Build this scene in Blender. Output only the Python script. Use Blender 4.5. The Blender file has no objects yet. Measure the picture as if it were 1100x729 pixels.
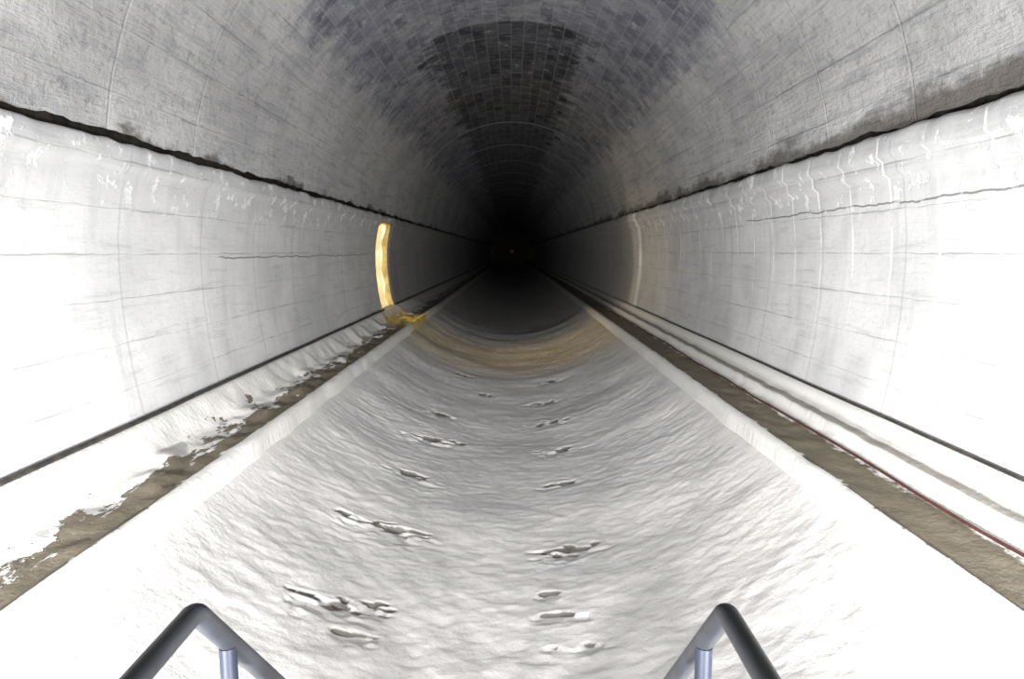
import bpy, math, random
from mathutils import Vector, noise as mn
random.seed(4)
scene=bpy.context.scene
try:
    scene.view_settings.view_transform='Standard'
    scene.view_settings.look='None'
except Exception: pass

def nz(x,y,z=0.0): return mn.noise(Vector((x,y,z)))
def sstep(a,b,x):
    t=max(0,min(1,(x-a)/(b-a))); return t*t*(3-2*t)

# ---------------------------------------------------------------- node helper
class NT:
    def __init__(s,name):
        s.mat=bpy.data.materials.new(name); s.mat.use_nodes=True
        s.t=s.mat.node_tree; s.b=s.t.nodes['Principled BSDF']
    def put(s,sock,v):
        if isinstance(v,bpy.types.NodeSocket): s.t.links.new(v,sock)
        elif v is not None:
            if isinstance(v,(tuple,list)) and len(v)==3 and sock.type=='RGBA': v=(*v,1)
            sock.default_value=v
    def m(s,op,a,b=None,c=None,clamp=False):
        n=s.t.nodes.new('ShaderNodeMath'); n.operation=op; n.use_clamp=clamp
        s.put(n.inputs[0],a)
        if b is not None: s.put(n.inputs[1],b)
        if c is not None: s.put(n.inputs[2],c)
        return n.outputs[0]
    def uv(s):
        n=s.t.nodes.new('ShaderNodeUVMap'); n.uv_map='UVMap'
        q=s.t.nodes.new('ShaderNodeSeparateXYZ'); s.t.links.new(n.outputs[0],q.inputs[0])
        return n.outputs[0],q.outputs[0],q.outputs[1]
    def comb(s,x,y,z=0.0):
        n=s.t.nodes.new('ShaderNodeCombineXYZ'); s.put(n.inputs[0],x); s.put(n.inputs[1],y); s.put(n.inputs[2],z); return n.outputs[0]
    def noise(s,vec,scale,detail=4,rough=.6,dist=0.0):
        n=s.t.nodes.new('ShaderNodeTexNoise'); n.noise_dimensions='2D'; s.put(n.inputs['Vector'],vec)
        n.inputs['Scale'].default_value=scale; n.inputs['Detail'].default_value=detail
        n.inputs['Roughness'].default_value=rough; n.inputs['Distortion'].default_value=dist
        return n.outputs[0]
    def ramp(s,x,a,b,lo=0.0,hi=1.0):
        n=s.t.nodes.new('ShaderNodeMapRange'); n.interpolation_type='SMOOTHSTEP'
        s.put(n.inputs[0],x); s.put(n.inputs[1],a); s.put(n.inputs[2],b); s.put(n.inputs[3],lo); s.put(n.inputs[4],hi)
        return n.outputs[0]
    def mix(s,f,a,b):
        n=s.t.nodes.new('ShaderNodeMix'); n.data_type='RGBA'
        s.put(n.inputs[0],f); s.put(n.inputs[6],a); s.put(n.inputs[7],b); return n.outputs[2]
    def brick(s,vec,w,h,mort,c1,c2,cm):
        n=s.t.nodes.new('ShaderNodeTexBrick'); s.put(n.inputs['Vector'],vec)
        n.inputs['Scale'].default_value=1; n.inputs['Brick Width'].default_value=w; n.inputs['Row Height'].default_value=h
        n.inputs['Mortar Size'].default_value=mort; n.inputs['Mortar Smooth'].default_value=.3
        s.put(n.inputs['Color1'],c1); s.put(n.inputs['Color2'],c2); s.put(n.inputs['Mortar'],cm)
        return n.outputs[0],n.outputs[1]
    def line(s,x,period,w,off=0.0):
        a=s.m('ADD',x,off); a=s.m('PINGPONG',a,period/2)
        return s.ramp(a,w*.4,w,1.0,0.0)
    def bump(s,h,strength=.5,dist=.02):
        n=s.t.nodes.new('ShaderNodeBump'); n.inputs['Strength'].default_value=strength; n.inputs['Distance'].default_value=dist
        s.put(n.inputs['Height'],h); s.t.links.new(n.outputs[0],s.b.inputs['Normal'])
    def out(s,col,rough=.8,spec=.3):
        s.put(s.b.inputs['Base Color'],col); s.put(s.b.inputs['Roughness'],rough)
        s.b.inputs['Specular IOR Level'].default_value=spec
        return s.mat

# ---- vault
def mat_vault():
    n=NT('vault_concrete'); uv,u,v=n.uv(); au=n.m('ABSOLUTE',u)
    big=n.noise(uv,.55,3,.6); fine=n.noise(uv,9,4,.75)
    st=n.comb(n.m('MULTIPLY',u,2.6),n.m('MULTIPLY',v,.22)); streak=n.noise(st,2.6,5,.75)
    base=n.mix(n.ramp(big,.35,.65),(.40,.40,.402),(.50,.50,.498))
    base=n.mix(n.ramp(streak,.46,.70,0,.5),base,(.25,.25,.27))
    speck=n.ramp(n.noise(uv,5,5,.85),.52,.66,0,.5); base=n.mix(speck,base,(.20,.20,.215))
    warpu=n.m('ADD',u,n.m('MULTIPLY',fine,.04)); warpv=n.m('ADD',v,n.m('MULTIPLY',fine,.06))
    bc,bf=n.brick(n.comb(warpv,warpu),.62,.29,.013,(.10,.103,.135),(.20,.205,.24),(.25,.255,.28))
    mott=n.noise(uv,2.3,5,.8)
    bc=n.mix(n.ramp(mott,.43,.62,0,.65),bc,(.31,.313,.335))
    patch=n.ramp(n.noise(uv,.9,5,.75),.33,.52)
    edge=n.m('ADD',au,n.m('MULTIPLY',n.noise(uv,1.6,5,.8),2.4))
    m1=n.m('MULTIPLY',n.ramp(edge,4.4,5.2,1,0),n.ramp(v,10.45,10.55))
    base=n.mix(n.m('MULTIPLY',m1,n.ramp(patch,0,1,.55,.95)),base,bc)
    bd,_=n.brick(n.comb(warpv,warpu),.62,.29,.015,(.012,.013,.016),(.08,.082,.092),(.14,.14,.15))
    bd=n.mix(n.ramp(mott,.5,.64,0,.45),bd,(.15,.155,.165))
    edge2=n.m('ADD',n.m('ABSOLUTE',n.m('ADD',u,.1)),n.m('MULTIPLY',n.noise(n.comb(n.m('MULTIPLY',u,.7),v),.9,5,.8),2.8))
    m2=n.m('MULTIPLY',n.ramp(edge2,3.0,3.35,1,0),n.ramp(v,15.2,15.35))
    base=n.mix(n.m('MULTIPLY',m2,.88),base,bd)
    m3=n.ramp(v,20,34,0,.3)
    base=n.mix(m3,base,(.07,.07,.075))  # light falloff down the tunnel painted into the vault colour
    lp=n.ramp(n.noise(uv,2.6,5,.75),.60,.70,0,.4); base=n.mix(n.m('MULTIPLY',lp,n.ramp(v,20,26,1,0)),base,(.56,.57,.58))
    rj=n.line(n.m('ADD',v,n.m('MULTIPLY',fine,.02)),1.85,.024,.35); lj=n.line(n.m('ADD',u,n.m('MULTIPLY',fine,.03)),.62,.014)
    base=n.mix(n.m('MULTIPLY',rj,n.ramp(big,.4,.6,.15,.45)),base,(.48,.48,.50))
    rdark=n.line(v,5.55,.10,1.1); base=n.mix(n.m('MULTIPLY',rdark,n.ramp(v,20,24,0,.9)),base,(.45,.45,.45))
    base=n.mix(n.m('MULTIPLY',lj,n.ramp(streak,.45,.6,.0,.45)),base,(.15,.15,.17))
    br=n.ramp(n.m('ADD',au,n.m('MULTIPLY',n.noise(n.comb(u,n.m('MULTIPLY',v,.5)),1.3,4,.7),.9)),n.ramp(u,-1,1,6.34,6.05),n.ramp(u,-1,1,6.5,6.3),0,.85)
    base=n.mix(br,base,(.085,.074,.064))
    h=n.m('ADD',n.m('MULTIPLY',fine,.7),n.m('MULTIPLY',streak,1.0)); h=n.m('SUBTRACT',h,n.m('MULTIPLY',lj,.15)); h=n.m('ADD',h,n.m('MULTIPLY',rj,.2))
    n.bump(h,.9,.035)
    return n.out(base,.8)

def mat_wall(side):
    n=NT('wall_limewash_'+side); uv,u,v=n.uv()   # u = height Z, v = distance along tunnel
    big=n.noise(uv,.5,3,.6); fine=n.noise(uv,11,4,.75)
    vs=n.noise(n.comb(n.m('MULTIPLY',u,.35),n.m('MULTIPLY',v,3.0)),1.5,4,.65)
    hs=n.noise(n.comb(n.m('MULTIPLY',u,6.0),n.m('MULTIPLY',v,.5)),1.6,5,.75)
    base=n.mix(n.ramp(big,.3,.7),(.50,.505,.51),(.61,.61,.61))
    base=n.mix(n.ramp(vs,.5,.75,0,.35),base,(.37,.38,.39))
    base=n.mix(n.ramp(hs,.54,.70,0,.38),base,(.30,.30,.32))
    base=n.mix(n.ramp(fine,.55,.7,0,.25),base,(.34,.34,.36))
    up=n.ramp(u,.2,1.0,0,.45); base=n.mix(n.m('MULTIPLY',up,n.ramp(big,.3,.6)),base,(.32,.32,.33))
    hj=n.line(n.m('ADD',u,n.m('MULTIPLY',n.noise(n.comb(0.0,v),1.2,3),.05)),.47,.010)
    base=n.mix(n.m('MULTIPLY',hj,n.ramp(hs,.42,.6,0,.5)),base,(.18,.18,.19))
    vj=n.line(v,1.9,.022,.35)
    base=n.mix(n.m('MULTIPLY',vj,.4),base,(.28,.28,.29))
    if side=='right':
        sw=n.m('ADD',v,n.m('MULTIPLY',n.noise(n.comb(n.m('MULTIPLY',u,.6),v),1.0,1),.06))
        sl=n.line(sw,.85,.022,.1)
        sl=n.m('MULTIPLY',sl,n.m('MULTIPLY',n.ramp(u,-1.2,.2),n.ramp(n.noise(uv,2.2,3),.3,.6)))
        base=n.mix(n.m('MULTIPLY',sl,.8),base,(.9,.9,.9))
        cz=.52; y0,y1=4.,12.2
    else:
        cz=-.09; y0,y1=9.6,20.
    cr=n.m('ABSOLUTE',n.m('SUBTRACT',n.m('ADD',u,n.m('MULTIPLY',n.noise(n.comb(0.0,v),.9,4,.6),.16)),cz+.08))
    cr=n.m('MULTIPLY',n.ramp(cr,.005,.013,1,0),n.m('MULTIPLY',n.ramp(v,y0,y0+.3),n.ramp(v,y1-.3,y1,1,0)))
    base=n.mix(n.m('MULTIPLY',cr,.75),base,(.09,.09,.09))
    cp=n.m('MULTIPLY',n.ramp(n.noise(uv,3.2,6,.75),.56,.62),n.ramp(u,.3,.75))
    base=n.mix(n.m('MULTIPLY',cp,.7),base,(.84,.84,.86))
    base=n.mix(n.ramp(v,22.8,23.6,0,.5),base,(.10,.095,.09))  # wall colour darkened beyond the passage, painting in the fading light
    h=n.m('ADD',n.m('MULTIPLY',fine,.35),n.m('MULTIPLY',hs,.3)); h=n.m('ADD',h,n.m('MULTIPLY',cp,1.2)); h=n.m('SUBTRACT',h,n.m('MULTIPLY',hj,.4)); h=n.m('SUBTRACT',h,n.m('MULTIPLY',cr,.8))
    n.bump(h,.5,.02)
    return n.out(base,.6)

def mat_floor():
    n=NT('frosted_invert_gunite'); uv,u,v=n.uv()
    a=n.t.nodes.new('ShaderNodeAttribute'); a.attribute_name='chip'; chip=a.outputs['Fac']
    big=n.noise(uv,.7,3,.6); fine=n.noise(uv,16,4,.8)
    rip=n.noise(n.comb(n.m('MULTIPLY',u,1.3),n.m('MULTIPLY',v,2.0)),2.4,5,.7,.2)
    base=n.mix(n.ramp(big,.3,.7),(.52,.512,.505),(.60,.59,.58))
    base=n.mix(n.ramp(rip,.50,.7,0,.2),base,(.40,.39,.38))
    base=n.mix(n.ramp(fine,.55,.75,0,.3),base,(.34,.33,.32))
    base=n.mix(n.ramp(chip,.12,.6,0,.9),base,(.11,.10,.09))  # shading on the steep chip edges painted dark into the colour
    base=n.mix(n.ramp(v,21.5,29,0,.6),base,(.09,.086,.083))  # floor colour darkened with distance in place of light falloff
    warm_lit=n.m('MULTIPLY',n.ramp(v,16.8,19.5),n.ramp(v,21.5,24.5,1,0))
    warm_lit=n.m('MULTIPLY',warm_lit,n.ramp(n.noise(n.comb(u,n.m('MULTIPLY',v,2)),1.1,4,.7),.3,.55))
    base=n.mix(n.m('MULTIPLY',warm_lit,.7),base,(.44,.35,.20))  # band of warm passage light painted into the floor colour
    h=n.m('ADD',n.m('MULTIPLY',fine,.55),n.m('MULTIPLY',rip,.35))
    n.bump(h,.42,.04)
    return n.out(base,.88,.12)

def mat_bench(side):
    n=NT('muddy_bench_'+side); uv,u,v=n.uv()   # u = |X|
    fine=n.noise(uv,14,4,.7)
    mud=n.mix(n.noise(uv,2.5,4,.7),(.10,.085,.058),(.185,.16,.12))
    wob=n.noise(n.comb(n.m('MULTIPLY',u,2.6),n.m('MULTIPLY',v,1.1)),1.7,5,.65)
    e=n.m('ADD',u,n.m('MULTIPLY',n.m('SUBTRACT',wob,.5),1.35 if side=='left' else .35))
    fr=n.ramp(e,3.38,3.46) if side=='left' else n.ramp(e,3.52,3.58)
    e2=n.m('ADD',u,n.m('MULTIPLY',n.m('SUBTRACT',n.noise(uv,3.5,5,.7),.5),.3)); cb=n.ramp(e2,3.03,3.06,1,0)
    w=n.m('MAXIMUM',fr,cb)
    base=n.mix(w,mud,(.66,.65,.63))
    if side=='right':
        g=n.m('MULTIPLY',n.ramp(u,3.69,3.72),n.ramp(u,3.78,3.82,1,0))
        base=n.mix(n.m('MULTIPLY',g,.8),base,(.12,.11,.09))
    else:
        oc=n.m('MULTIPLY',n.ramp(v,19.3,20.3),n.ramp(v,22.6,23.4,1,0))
        base=n.mix(n.m('MULTIPLY',n.m('MULTIPLY',oc,n.ramp(u,3.85,3.7)),n.ramp(wob,.35,.5)),base,(.55,.42,.10))  # warm light at the passage mouth painted on the bench as ochre
    base=n.mix(n.ramp(v,22.6,28,0,.6),base,(.08,.075,.07))  # fading light along the bench painted in as a darker colour
    n.bump(n.m('ADD',n.m('MULTIPLY',fine,.5),n.m('MULTIPLY',w,1.0)),.7,.03)
    return n.out(base,.8)

def mat_simple(name,c1,c2,scale,rough=.7,metal=0,spec=.4,bs=.3):
    n=NT(name); tc=n.t.nodes.new('ShaderNodeTexCoord'); f=n.noise(tc.outputs['Object'],scale,3,.65)
    f.node.noise_dimensions='3D'
    n.b.inputs['Metallic'].default_value=metal
    n.bump(f,bs,.01); return n.out(n.mix(n.ramp(f,.35,.65),c1,c2),rough,spec)

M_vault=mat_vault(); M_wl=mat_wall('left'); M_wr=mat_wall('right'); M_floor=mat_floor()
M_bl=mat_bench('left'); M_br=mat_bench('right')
M_dark=mat_simple('dark_joint',(.012,.010,.009),(.05,.04,.03),4,.9)
M_cable=mat_simple('black_cable_rubber',(.02,.02,.02),(.05,.045,.04),8,.6)
M_red=mat_simple('red_cable_sheath',(.05,.018,.014),(.08,.027,.022),8,.6)
M_paint=mat_simple('slate_painted_steel',(.018,.020,.025),(.03,.033,.04),6,.42,.2,.5,.08)
M_blue=mat_simple('blue_grey_steel',(.010,.014,.026),(.013,.019,.035),6,.5,.2,.4,.08)
M_galv=mat_simple('galvanised_grating',(.20,.21,.22),(.32,.33,.34),9,.5,.7)
M_adit=mat_simple('white_passage_plaster',(.66,.63,.54),(.78,.75,.66),3,.8,bs=.8)
M_yel=mat_simple('ochre_yellow_jamb',(.25,.19,.06),(.42,.33,.13),4,.7,bs=.8)
M_lens=NT('lamp_lens'); M_lens.b.inputs['Emission Color'].default_value=(1,.97,.92,1); M_lens.b.inputs['Emission Strength'].default_value=3; M_lens=M_lens.mat
M_wlens=NT('warm_lamp_lens'); M_wlens.b.inputs['Emission Color'].default_value=(1,.7,.35,1); M_wlens.b.inputs['Emission Strength'].default_value=2; M_wlens=M_wlens.mat
q=NT('dim_lamp_lens'); q.b.inputs['Base Color'].default_value=(.04,.03,.025,1); q.b.inputs['Emission Color'].default_value=(1,.75,.5,1); q.b.inputs['Emission Strength'].default_value=.004; M_dimlens=q.mat

# ---------------------------------------------------------------- mesh helpers
def mesh_obj(name,verts,faces,mat,smooth=True,parent=None):
    me=bpy.data.meshes.new(name); me.from_pydata(verts,[],faces); me.update()
    if isinstance(mat,list):
        for q in mat: me.materials.append(q)
    else: me.materials.append(mat)
    if smooth: me.polygons.foreach_set('use_smooth',[True]*len(me.polygons))
    o=bpy.data.objects.new(name,me); scene.collection.objects.link(o)
    if parent: o.parent=parent
    return o
def resample(p,step):
    out=[p[0]]
    for a,b in zip(p,p[1:]):
        d=math.hypot(b[0]-a[0],b[1]-a[1]); k=max(1,int(round(d/step)))
        for i in range(1,k+1): out.append((a[0]+(b[0]-a[0])*i/k,a[1]+(b[1]-a[1])*i/k))
    return out
def frange(segs):
    ys=[]
    for a,b,st in segs:
        k=int(round((b-a)/st)); ys+=[a+(b-a)*i/k for i in range(k)]
    ys.append(segs[-1][1]); return ys
def strip(name,prof,us,ys,mat,disp=None,skip=None,attr=None):
    nx=len(prof); verts=[]; uvs=[]; at=[]
    for y in ys:
        for i,(x,z) in enumerate(prof):
            if disp:
                q=disp(x,y,z,us[i]); verts.append(q[:3])
                if attr: at.append(q[3])
            else: verts.append((x,y,z))
            uvs.append((us[i],y))
    faces=[]
    for j in range(len(ys)-1):
        for i in range(nx-1):
            if skip and skip(prof[i],prof[i+1],ys[j],ys[j+1]): continue
            a=j*nx+i; faces.append((a,a+1,a+nx+1,a+nx))
    o=mesh_obj(name,verts,faces,mat); me=o.data
    l=me.uv_layers.new(name='UVMap'); vi=[0]*len(me.loops); me.loops.foreach_get('vertex_index',vi)
    flat=[]
    for k in vi: flat+=uvs[k]
    l.data.foreach_set('uv',flat)
    if attr:
        A=me.attributes.new(attr,'FLOAT','POINT'); A.data.foreach_set('value',at)
    return o
def boxes(name,bl,mat,parent=None):
    V=[];F=[]
    for (x0,x1,y0,y1,z0,z1) in bl:
        b=len(V); V+=[(x0,y0,z0),(x1,y0,z0),(x1,y1,z0),(x0,y1,z0),(x0,y0,z1),(x1,y0,z1),(x1,y1,z1),(x0,y1,z1)]
        F+=[tuple(b+k for k in f) for f in ((3,2,1,0),(4,5,6,7),(0,1,5,4),(1,2,6,5),(2,3,7,6),(3,0,4,7))]
    return mesh_obj(name,V,F,mat,False,parent)
def tube(name,paths,r,mat,parent=None,res=6):
    cu=bpy.data.curves.new(name,'CURVE'); cu.dimensions='3D'; cu.bevel_depth=r; cu.bevel_resolution=res; cu.use_fill_caps=True
    for p in paths:
        s=cu.splines.new('POLY'); s.points.add(len(p)-1)
        for k,q in enumerate(p): s.points[k].co=(*q,1)
        s.use_smooth=True
    cu.materials.append(mat)
    o=bpy.data.objects.new(name,cu); scene.collection.objects.link(o)
    if parent: o.parent=parent
    return o
def empty(name,loc=(0,0,0)):
    e=bpy.data.objects.new(name,None); e.location=loc; e.empty_display_size=.2; scene.collection.objects.link(e); return e

Y0,Y1=-8.0,165.0
# ---------------------------------------------------------------- ceiling (vault)
R=4.06; ZC=.8
aR=math.asin((1.30-ZC)/R); aL=math.asin((1.20-ZC)/R)
prof=[];us=[]
K=110
for i in range(K+1):
    a=math.pi-aL+(aR-(math.pi-aL))*i/K
    prof.append((R*math.cos(a),ZC+R*math.sin(a))); us.append((math.pi/2-a)*R)
def dv(x,y,z,u):
    d=.018*nz(u*.7,y*.5,3)+.01*nz(u*3,y*2,8)
    e=1-sstep(0,.12,z-(1.20 if x<0 else 1.30))
    r=(R+d)/R
    return (x*r,y,ZC+(z-ZC)*r+e*(.05*nz(y*1.3,u,5)+.035*nz(y*5,u,1)))
ysv=frange([(Y0,3,.5),(3,26,.12),(26,Y1,1.0)])
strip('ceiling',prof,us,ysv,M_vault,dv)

# ---------------------------------------------------------------- side walls
PL=[(4.20,1.10),(3.97,1.10),(3.93,1.07),(3.94,.88),(4.02,.80),(4.09,.5),(4.14,.15),(4.15,-.2),(4.14,-.7),(4.09,-1.2),(4.02,-1.60),(4.0,-1.74),(3.97,-1.76)]
def wx(z):
    for a,b in zip(PL[3:],PL[4:]):
        if b[1]<=z<=a[1]: return a[0]+(b[0]-a[0])*(z-a[1])/(b[1]-a[1])
    return 3.95
YN,YF=20.9,22.8
def wall(side):
    s=-1 if side=='left' else 1
    top=1.10 if s<0 else 1.24
    if s<0: P=PL
    else:
        P=[(4.20,top),(3.97,top),(3.91,top-.05),(3.90,top-.24),(3.97,top-.30),(3.99,top-.42),(4.06,top-.47),(4.10,.5),(4.14,.15),(4.15,-.2),(4.14,-.7),(4.09,-1.2),(4.02,-1.60),(4.0,-1.74),(3.97,-1.76)]
    p=resample(P,.07); pr=[(s*x,z) for x,z in p]; u=[z for x,z in p]
    def d(x,y,z,uu):
        k=.012*nz(y*.6,z*.9,s*4)+.006*nz(y*2.5,z*3,7)
        top_e=sstep(top-.35,top-.02,z)
        dz=top_e*(.035*nz(y*1.1,0,s)+.025*nz(y*4,2,s))
        k+=top_e*.03*nz(y*2.2,z*4,9)
        st=0
        if s>0: st=.05*sstep(22.0,22.15,y)
        return (x+s*(k-st),y,z+dz)
    def sk(a,b,ya,yb):
        if s>0: return False
        ym=(ya+yb)/2; zm=(a[1]+b[1])/2
        return YN<ym<YF and zm<.88
    ys=frange([(Y0,3,.5),(3,YN,.1),(YN,YF,.1),(YF,30,.15),(30,Y1,1.0)])
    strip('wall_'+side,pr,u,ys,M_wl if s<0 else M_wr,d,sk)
wall('left'); wall('right')
for s,nm,zt in ((-1,'trim_1',1.10),(1,'trim_2',1.24)):
    pr=[(s*4.12,zt-.05),(s*4.13,zt+.28)]
    strip(nm,pr,[0,.3],frange([(Y0,Y1,2.0)]),M_dark)  # near-black strip closing the gap between wall top and vault

# ---------------------------------------------------------------- benches with gutter
def bench(side):
    s=-1 if side=='left' else 1
    if s<0: P=[(4.02,-1.74),(3.97,-1.78),(3.90,-1.80),(3.86,-1.84),(3.74,-2.00),(3.66,-2.09),(3.6,-2.11),(3.3,-2.14),(3.06,-2.13),(3.0,-2.09),(2.93,-2.09),(2.885,-2.12),(2.85,-2.34),(2.83,-2.48)]
    else:   P=[(4.02,-1.74),(3.97,-1.78),(3.93,-1.80),(3.90,-1.92),(3.76,-1.95),(3.70,-1.97),(3.67,-2.08),(3.60,-2.11),(3.3,-2.14),(3.06,-2.13),(3.0,-2.09),(2.93,-2.09),(2.885,-2.12),(2.85,-2.34),(2.83,-2.48)]
    p=resample(P,.045); pr=[(s*x,z) for x,z in p]; u=[x for x,z in p]
    def d(x,y,z,uu):
        mid=sstep(2.95,3.15,uu)*(1-sstep(3.75,3.95,uu))
        amp=.03 if s<0 else .016
        f=mid*(amp*nz(uu*2.5,y*1.3,s*3)+amp*.9*nz(uu*6,y*3.5,s*9)) 
        lump=0
        if s<0 and 3.2<uu: lump=mid*.10*max(0,nz(uu*2.5,y*1.4,21))
        c=(1-sstep(2.95,3.15,uu))*.012*nz(y*2,uu*4,s)
        return (x+c+.012*nz(y*1.1,z*3,s*5)*(1-sstep(3.8,4,uu)),y,z+f+lump+c)
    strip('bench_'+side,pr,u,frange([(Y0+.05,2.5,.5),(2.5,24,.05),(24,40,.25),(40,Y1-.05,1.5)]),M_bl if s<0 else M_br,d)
bench('left'); bench('right')

# ---------------------------------------------------------------- floor (concave invert)
RF=4.56; ZF=-3.3+RF
chips=[]
F=733.3; th=math.atan(94.5/F); c_,s_=math.cos(th),math.sin(th)
def floorz(x): return ZF-math.sqrt(RF*RF-x*x)
def hit(px,py):
    a=(px-550)/F; b=-(py-364.5)/F
    dx,dy,dz=a,c_+b*s_,-s_+b*c_
    t=1.0
    while t<60:
        if dz*t<floorz(max(-2.9,min(2.9,dx*t))): break
        t+=.01
    return dx*t,dy*t
for px,py,w,h in [(472,446,.45,.3),(460,475,.5,.32),(487,478,.25,.2),(445,516,.5,.28),(408,571,.62,.26),(440,574,.3,.2),(350,655,.5,.3),(392,660,.4,.22),(380,688,.3,.16),
                  (500,405,.4,.3),(592,411,.5,.3),(583,433,.5,.3),(590,456,.5,.3),(596,486,.5,.3),(602,522,.4,.22),(612,592,.5,.22),(596,597,.3,.15),(604,664,.4,.16),(612,697,.5,.12),(590,640,.2,.12),(520,425,.3,.2)]:
    x,y=hit(px,py); k=.75 if py>600 else .88; chips.append((x,y,w*k,h*(k+.2)))
def df(x,y,z,u):
    h=.05*nz(x*.5,y*.8,1)+.012*nz(x*1.1,y*2.0,2)+.011*nz(x*3,y*4,3)+.009*nz(x*7,y*8,4)+.006*nz(x*14,y*15,4)
    fade=1-sstep(2.5,2.85,abs(x)); h*=.35+.65*fade
    ch=0
    if 4<y<24:
        dep=.026+.010*sstep(6,10,y)
        for (cx,cy,w,hh) in chips:
            ex=(x-cx)/w; ey=(y-cy)/hh
            if abs(ex)<1.9 and abs(ey)<1.9:
                q=ex*ex+ey*ey+.9*nz(x*4,y*7,11)+1.1*nz(x*7,y*16,5)
                m=1-sstep(.45,.68,q)
                prof_=m*(.1+.9*sstep(-.9,.9,ey))
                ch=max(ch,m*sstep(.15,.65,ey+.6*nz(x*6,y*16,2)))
                h-=dep*prof_
                if q>.55: h+=.006*sstep(1.6,.6,q)
    return (x,y,z+h,ch)
xs=[-2.95+5.9*i/190 for i in range(191)]
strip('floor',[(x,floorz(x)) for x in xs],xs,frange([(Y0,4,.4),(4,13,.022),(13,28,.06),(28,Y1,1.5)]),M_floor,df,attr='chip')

# ---------------------------------------------------------------- bulkheads
pts=[(4.1*math.cos(a),.8+4.1*math.sin(a)) for a in [math.pi*i/24 for i in range(25)]]+[(-4.2,-1.7),(-2.9,-2.3),(0,-3.35),(2.9,-2.3),(4.2,-1.7)]
for y,nm in ((Y1,'wall_far'),(Y0,'wall_rear')):
    mesh_obj(nm,[(x,y,z) for x,z in pts],[tuple(range(len(pts)))],M_dark,False)
e=empty('bulkhead_lamp',(0,Y1-.6,0))
boxes('housing',[(-.5,.5,.05,.5,-.5,.5)],M_dark,e)
boxes('lens',[(-.42,.42,-.02,.05,-.42,.42)],M_dimlens,e)
def light(name,kind,loc,energy,col,target=None,size=.1,angle=120,blend=1.0):
    l=bpy.data.lights.new(name,kind); l.energy=energy; l.color=col
    l.shadow_soft_size=size
    if kind=='SPOT': l.spot_size=math.radians(angle); l.spot_blend=blend
    o=bpy.data.objects.new(name,l); scene.collection.objects.link(o); o.location=loc
    if target is not None:
        d=Vector(target)-Vector(loc); o.rotation_euler=d.to_track_quat('-Z','Y').to_euler()
    return o
light('far_lamp_light','POINT',(0,Y1-6,0),5,(1,.8,.6))

# ---------------------------------------------------------------- side passage (adit) on the left
def adit():
    zs=[-1.78,-1.5,-1.1,-.6,-.1,.3,.6,.75]
    far=[(YF,z) for z in zs]; near=[(YN,z) for z in zs]
    prof=near+[(YN+.15,.84),(YN+.45,.87),(YF-.45,.87),(YF-.15,.84)]+far[::-1]
    n=len(prof); V=[]
    for k in range(3):
        for y,z in prof:
            x=-wx(z)-(0,.17+.05*math.sin(z*7),4.5)[k] if k<2 else -8.6
            V.append((x,y,z))
    F=[];M=[]
    for k in range(2):
        for i in range(n):
            a=k*n+i; b=k*n+(i+1)%n
            F.append((a,b,b+n,a+n)); M.append(1-k)
    b=len(V); V+=[(-3.95,YN,.92),(-3.95,YF,.92)]
    t=len(zs)
    F+=[(b,t-1,t,t+1),(b,t+1,t+2,b+1),(b+1,t+2,t+3,t+4)]; M+=[1,1,1]
    F.append(tuple(2*n+i for i in range(n))); M.append(0)
    o=mesh_obj('side_passage',V,F,[M_adit,M_yel],False)
    o.data.polygons.foreach_set('material_index',M)
adit()

# ---------------------------------------------------------------- cables / hose
def run(x,z,y0,y1,wob,seed,st=.4):
    p=[];y=y0
    while y<=y1:
        p.append((x+wob*nz(y*.35,seed,0)+wob*.3*nz(y*1.5,seed,3),y,z+wob*.4*nz(y*.5,seed,7))); y+=st if y<30 else 2
    return p
tube('power_cable',[run(-3.93,-1.765,Y0+.5,21.0,.02,1),run(-3.93,-1.765,23.0,150,.02,2)],.026,M_cable)
tube('power_cable',[run(3.945,-1.745,Y0+.5,150,.02,5)],.016,M_cable)
tube('red_hose',[run(3.52,-2.085,Y0+.5,60,.07,9)],.014,M_red)

# ---------------------------------------------------------------- stairs, platform, handrails
XL,XR=-.537,.363; YA=1.087; ZR=-.605; SL=1.038; ZP=-1.64
def rail(x):
    a=math.atan(SL); r=.045; t=r*math.tan(a/2)
    p=[(x,-1.6,ZR),(x,YA-t,ZR)]
    for i in range(1,9):
        f=a*i/8; p.append((x,YA-t+r*math.sin(f),ZR-r+r*math.cos(f)))
    ye=2.70; p.append((x,ye,ZR-SL*(ye-YA)))
    e=empty('handrail')
    tube('top_rail',[p],.0185,M_paint,e,8)
    posts=[[(x,1.205,ZR-SL*(1.205-YA)-.012),(x,1.205,ZP-.12)],[(x,-.2,ZR),(x,-.2,ZP)],[(x,-1.55,ZR),(x,-1.55,ZP)],
           [(x,2.62,ZR-SL*(2.62-YA)),(x,2.62,-3.2)]]
    tube('posts',posts,.016,M_blue,e,6)
    m=[(x,-1.6,ZR-.5),(x,YA,ZR-.5),(x,2.62,ZR-.5-SL*(2.62-YA))]
    tube('mid_rail',[m],.012,M_paint,e,6)
rail(XL); rail(XR)
st=empty('steel_stairs')
tr=[];N=8
for k in range(1,N):
    z=ZP-k*1.62/N; y=YA+.12+(k-1)*1.56/N
    tr.append((XL+.02,XR-.02,y,y+.2,z-.03,z))
boxes('treads',tr,M_galv,st)
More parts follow.
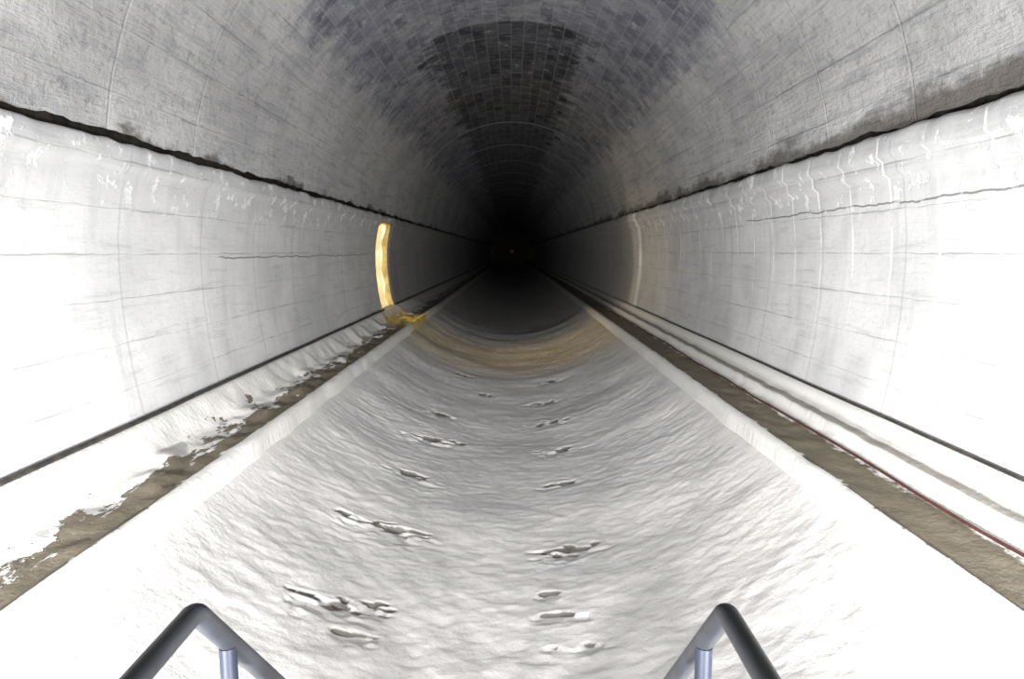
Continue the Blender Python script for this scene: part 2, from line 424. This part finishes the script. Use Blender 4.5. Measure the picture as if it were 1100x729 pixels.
for k,x in enumerate((XL-.02,XR-.02)):
    V=[(x,YA,ZP),(x,YA,ZP-.22),(x,2.66,-3.27),(x,2.66,-3.05)]; V+=[(a+.04,b,c) for a,b,c in V]
    mesh_obj('stringer_%d'%(k+1),V,[(0,1,2,3),(7,6,5,4),(0,4,5,1),(1,5,6,2),(2,6,7,3),(3,7,4,0)],M_paint,False,st)
pf=empty('access_platform')
boxes('deck',[(XL-.04,XR+.04,-1.7+.045*i*1.0,-1.7+.045*i+.03,ZP-.03,ZP) for i in range(62)],M_galv,pf)
boxes('frame',[(XL-.06,XL-.01,-1.7,YA,ZP-.12,ZP),(XR+.01,XR+.06,-1.7,YA,ZP-.12,ZP)]+[(x,x+.06,y,y+.06,-3.24,ZP-.1) for x in (XL-.06,XR) for y in (-1.6,.9)],M_paint,pf)

# ---------------------------------------------------------------- floodlights beside the platform
def flood(x,y,z,tx,ty,tz,e1,e2,e3):
    e=empty('work_floodlight')
    d=(Vector((tx,ty,tz))-Vector((x,y,z))).normalized()
    gz=floorz(x)
    tube('stand',[[(x,y-.12,z-.1),(x,y-.12,gz+.5)]]+[[(x,y-.12,gz+.55),(x+.4*math.cos(a),y-.12+.4*math.sin(a),floorz(x+.4*math.cos(a))+.02)] for a in (0.3,2.4,4.5)],.015,M_paint,e)
    for nm,bb,mm in (('lamp_head',(-.16,.16,-.11,.11,-.02,.08),M_paint),('lens',(-.14,.14,-.09,.09,-.03,-.02),M_lens)):
        b=boxes(nm,[bb],mm,e); b.location=Vector((x,y,z))-d*.12; b.rotation_euler=d.to_track_quat('-Z','Y').to_euler()
    o=light('flood_beam','SPOT',(x,y,z),e1,(1,.99,.97),target=(tx,ty,tz),size=.10,angle=50,blend=1.0); o.parent=e
    o=light('flood_spill','SPOT',(x,y,z),e2,(1,.99,.985),target=(tx*.2,16,.7),size=.10,angle=134,blend=1.0); o.parent=e
    o=light('flood_throw','SPOT',(x,y,z),e3,(1,.99,.985),target=(0,50,.3),size=.10,angle=26,blend=1.0); o.parent=e
flood(-1.5,-1.2,-1.3,-4.15,6.3,-2.0,7600,2850,8000)
flood(1.4,-1.2,-1.3,4.15,6.3,-1.7,9500,2850,8000)

# warm lamp in the side passage
e=empty('passage_lamp',(-7.9,22.1,.6))
boxes('lens',[(-.12,.12,-.12,.12,-.05,.02)],M_wlens,e); boxes('housing',[(-.15,.15,-.15,.15,.02,.1)],M_dark,e)
light('passage_light','POINT',(-7.7,22.1,.35),420,(1,.82,.48),size=.12)

# ---------------------------------------------------------------- world, camera
w=bpy.data.worlds.new('World'); scene.world=w; w.use_nodes=True
w.node_tree.nodes['Background'].inputs[0].default_value=(0,0,0,1); w.node_tree.nodes['Background'].inputs[1].default_value=0.0
cam=bpy.data.cameras.new('Camera'); cam.lens=24; cam.sensor_width=36; cam.clip_start=.05; cam.clip_end=500
co=bpy.data.objects.new('Camera',cam); scene.collection.objects.link(co)
co.location=(0,0,0); co.rotation_euler=(math.pi/2-th,0,0); scene.camera=co
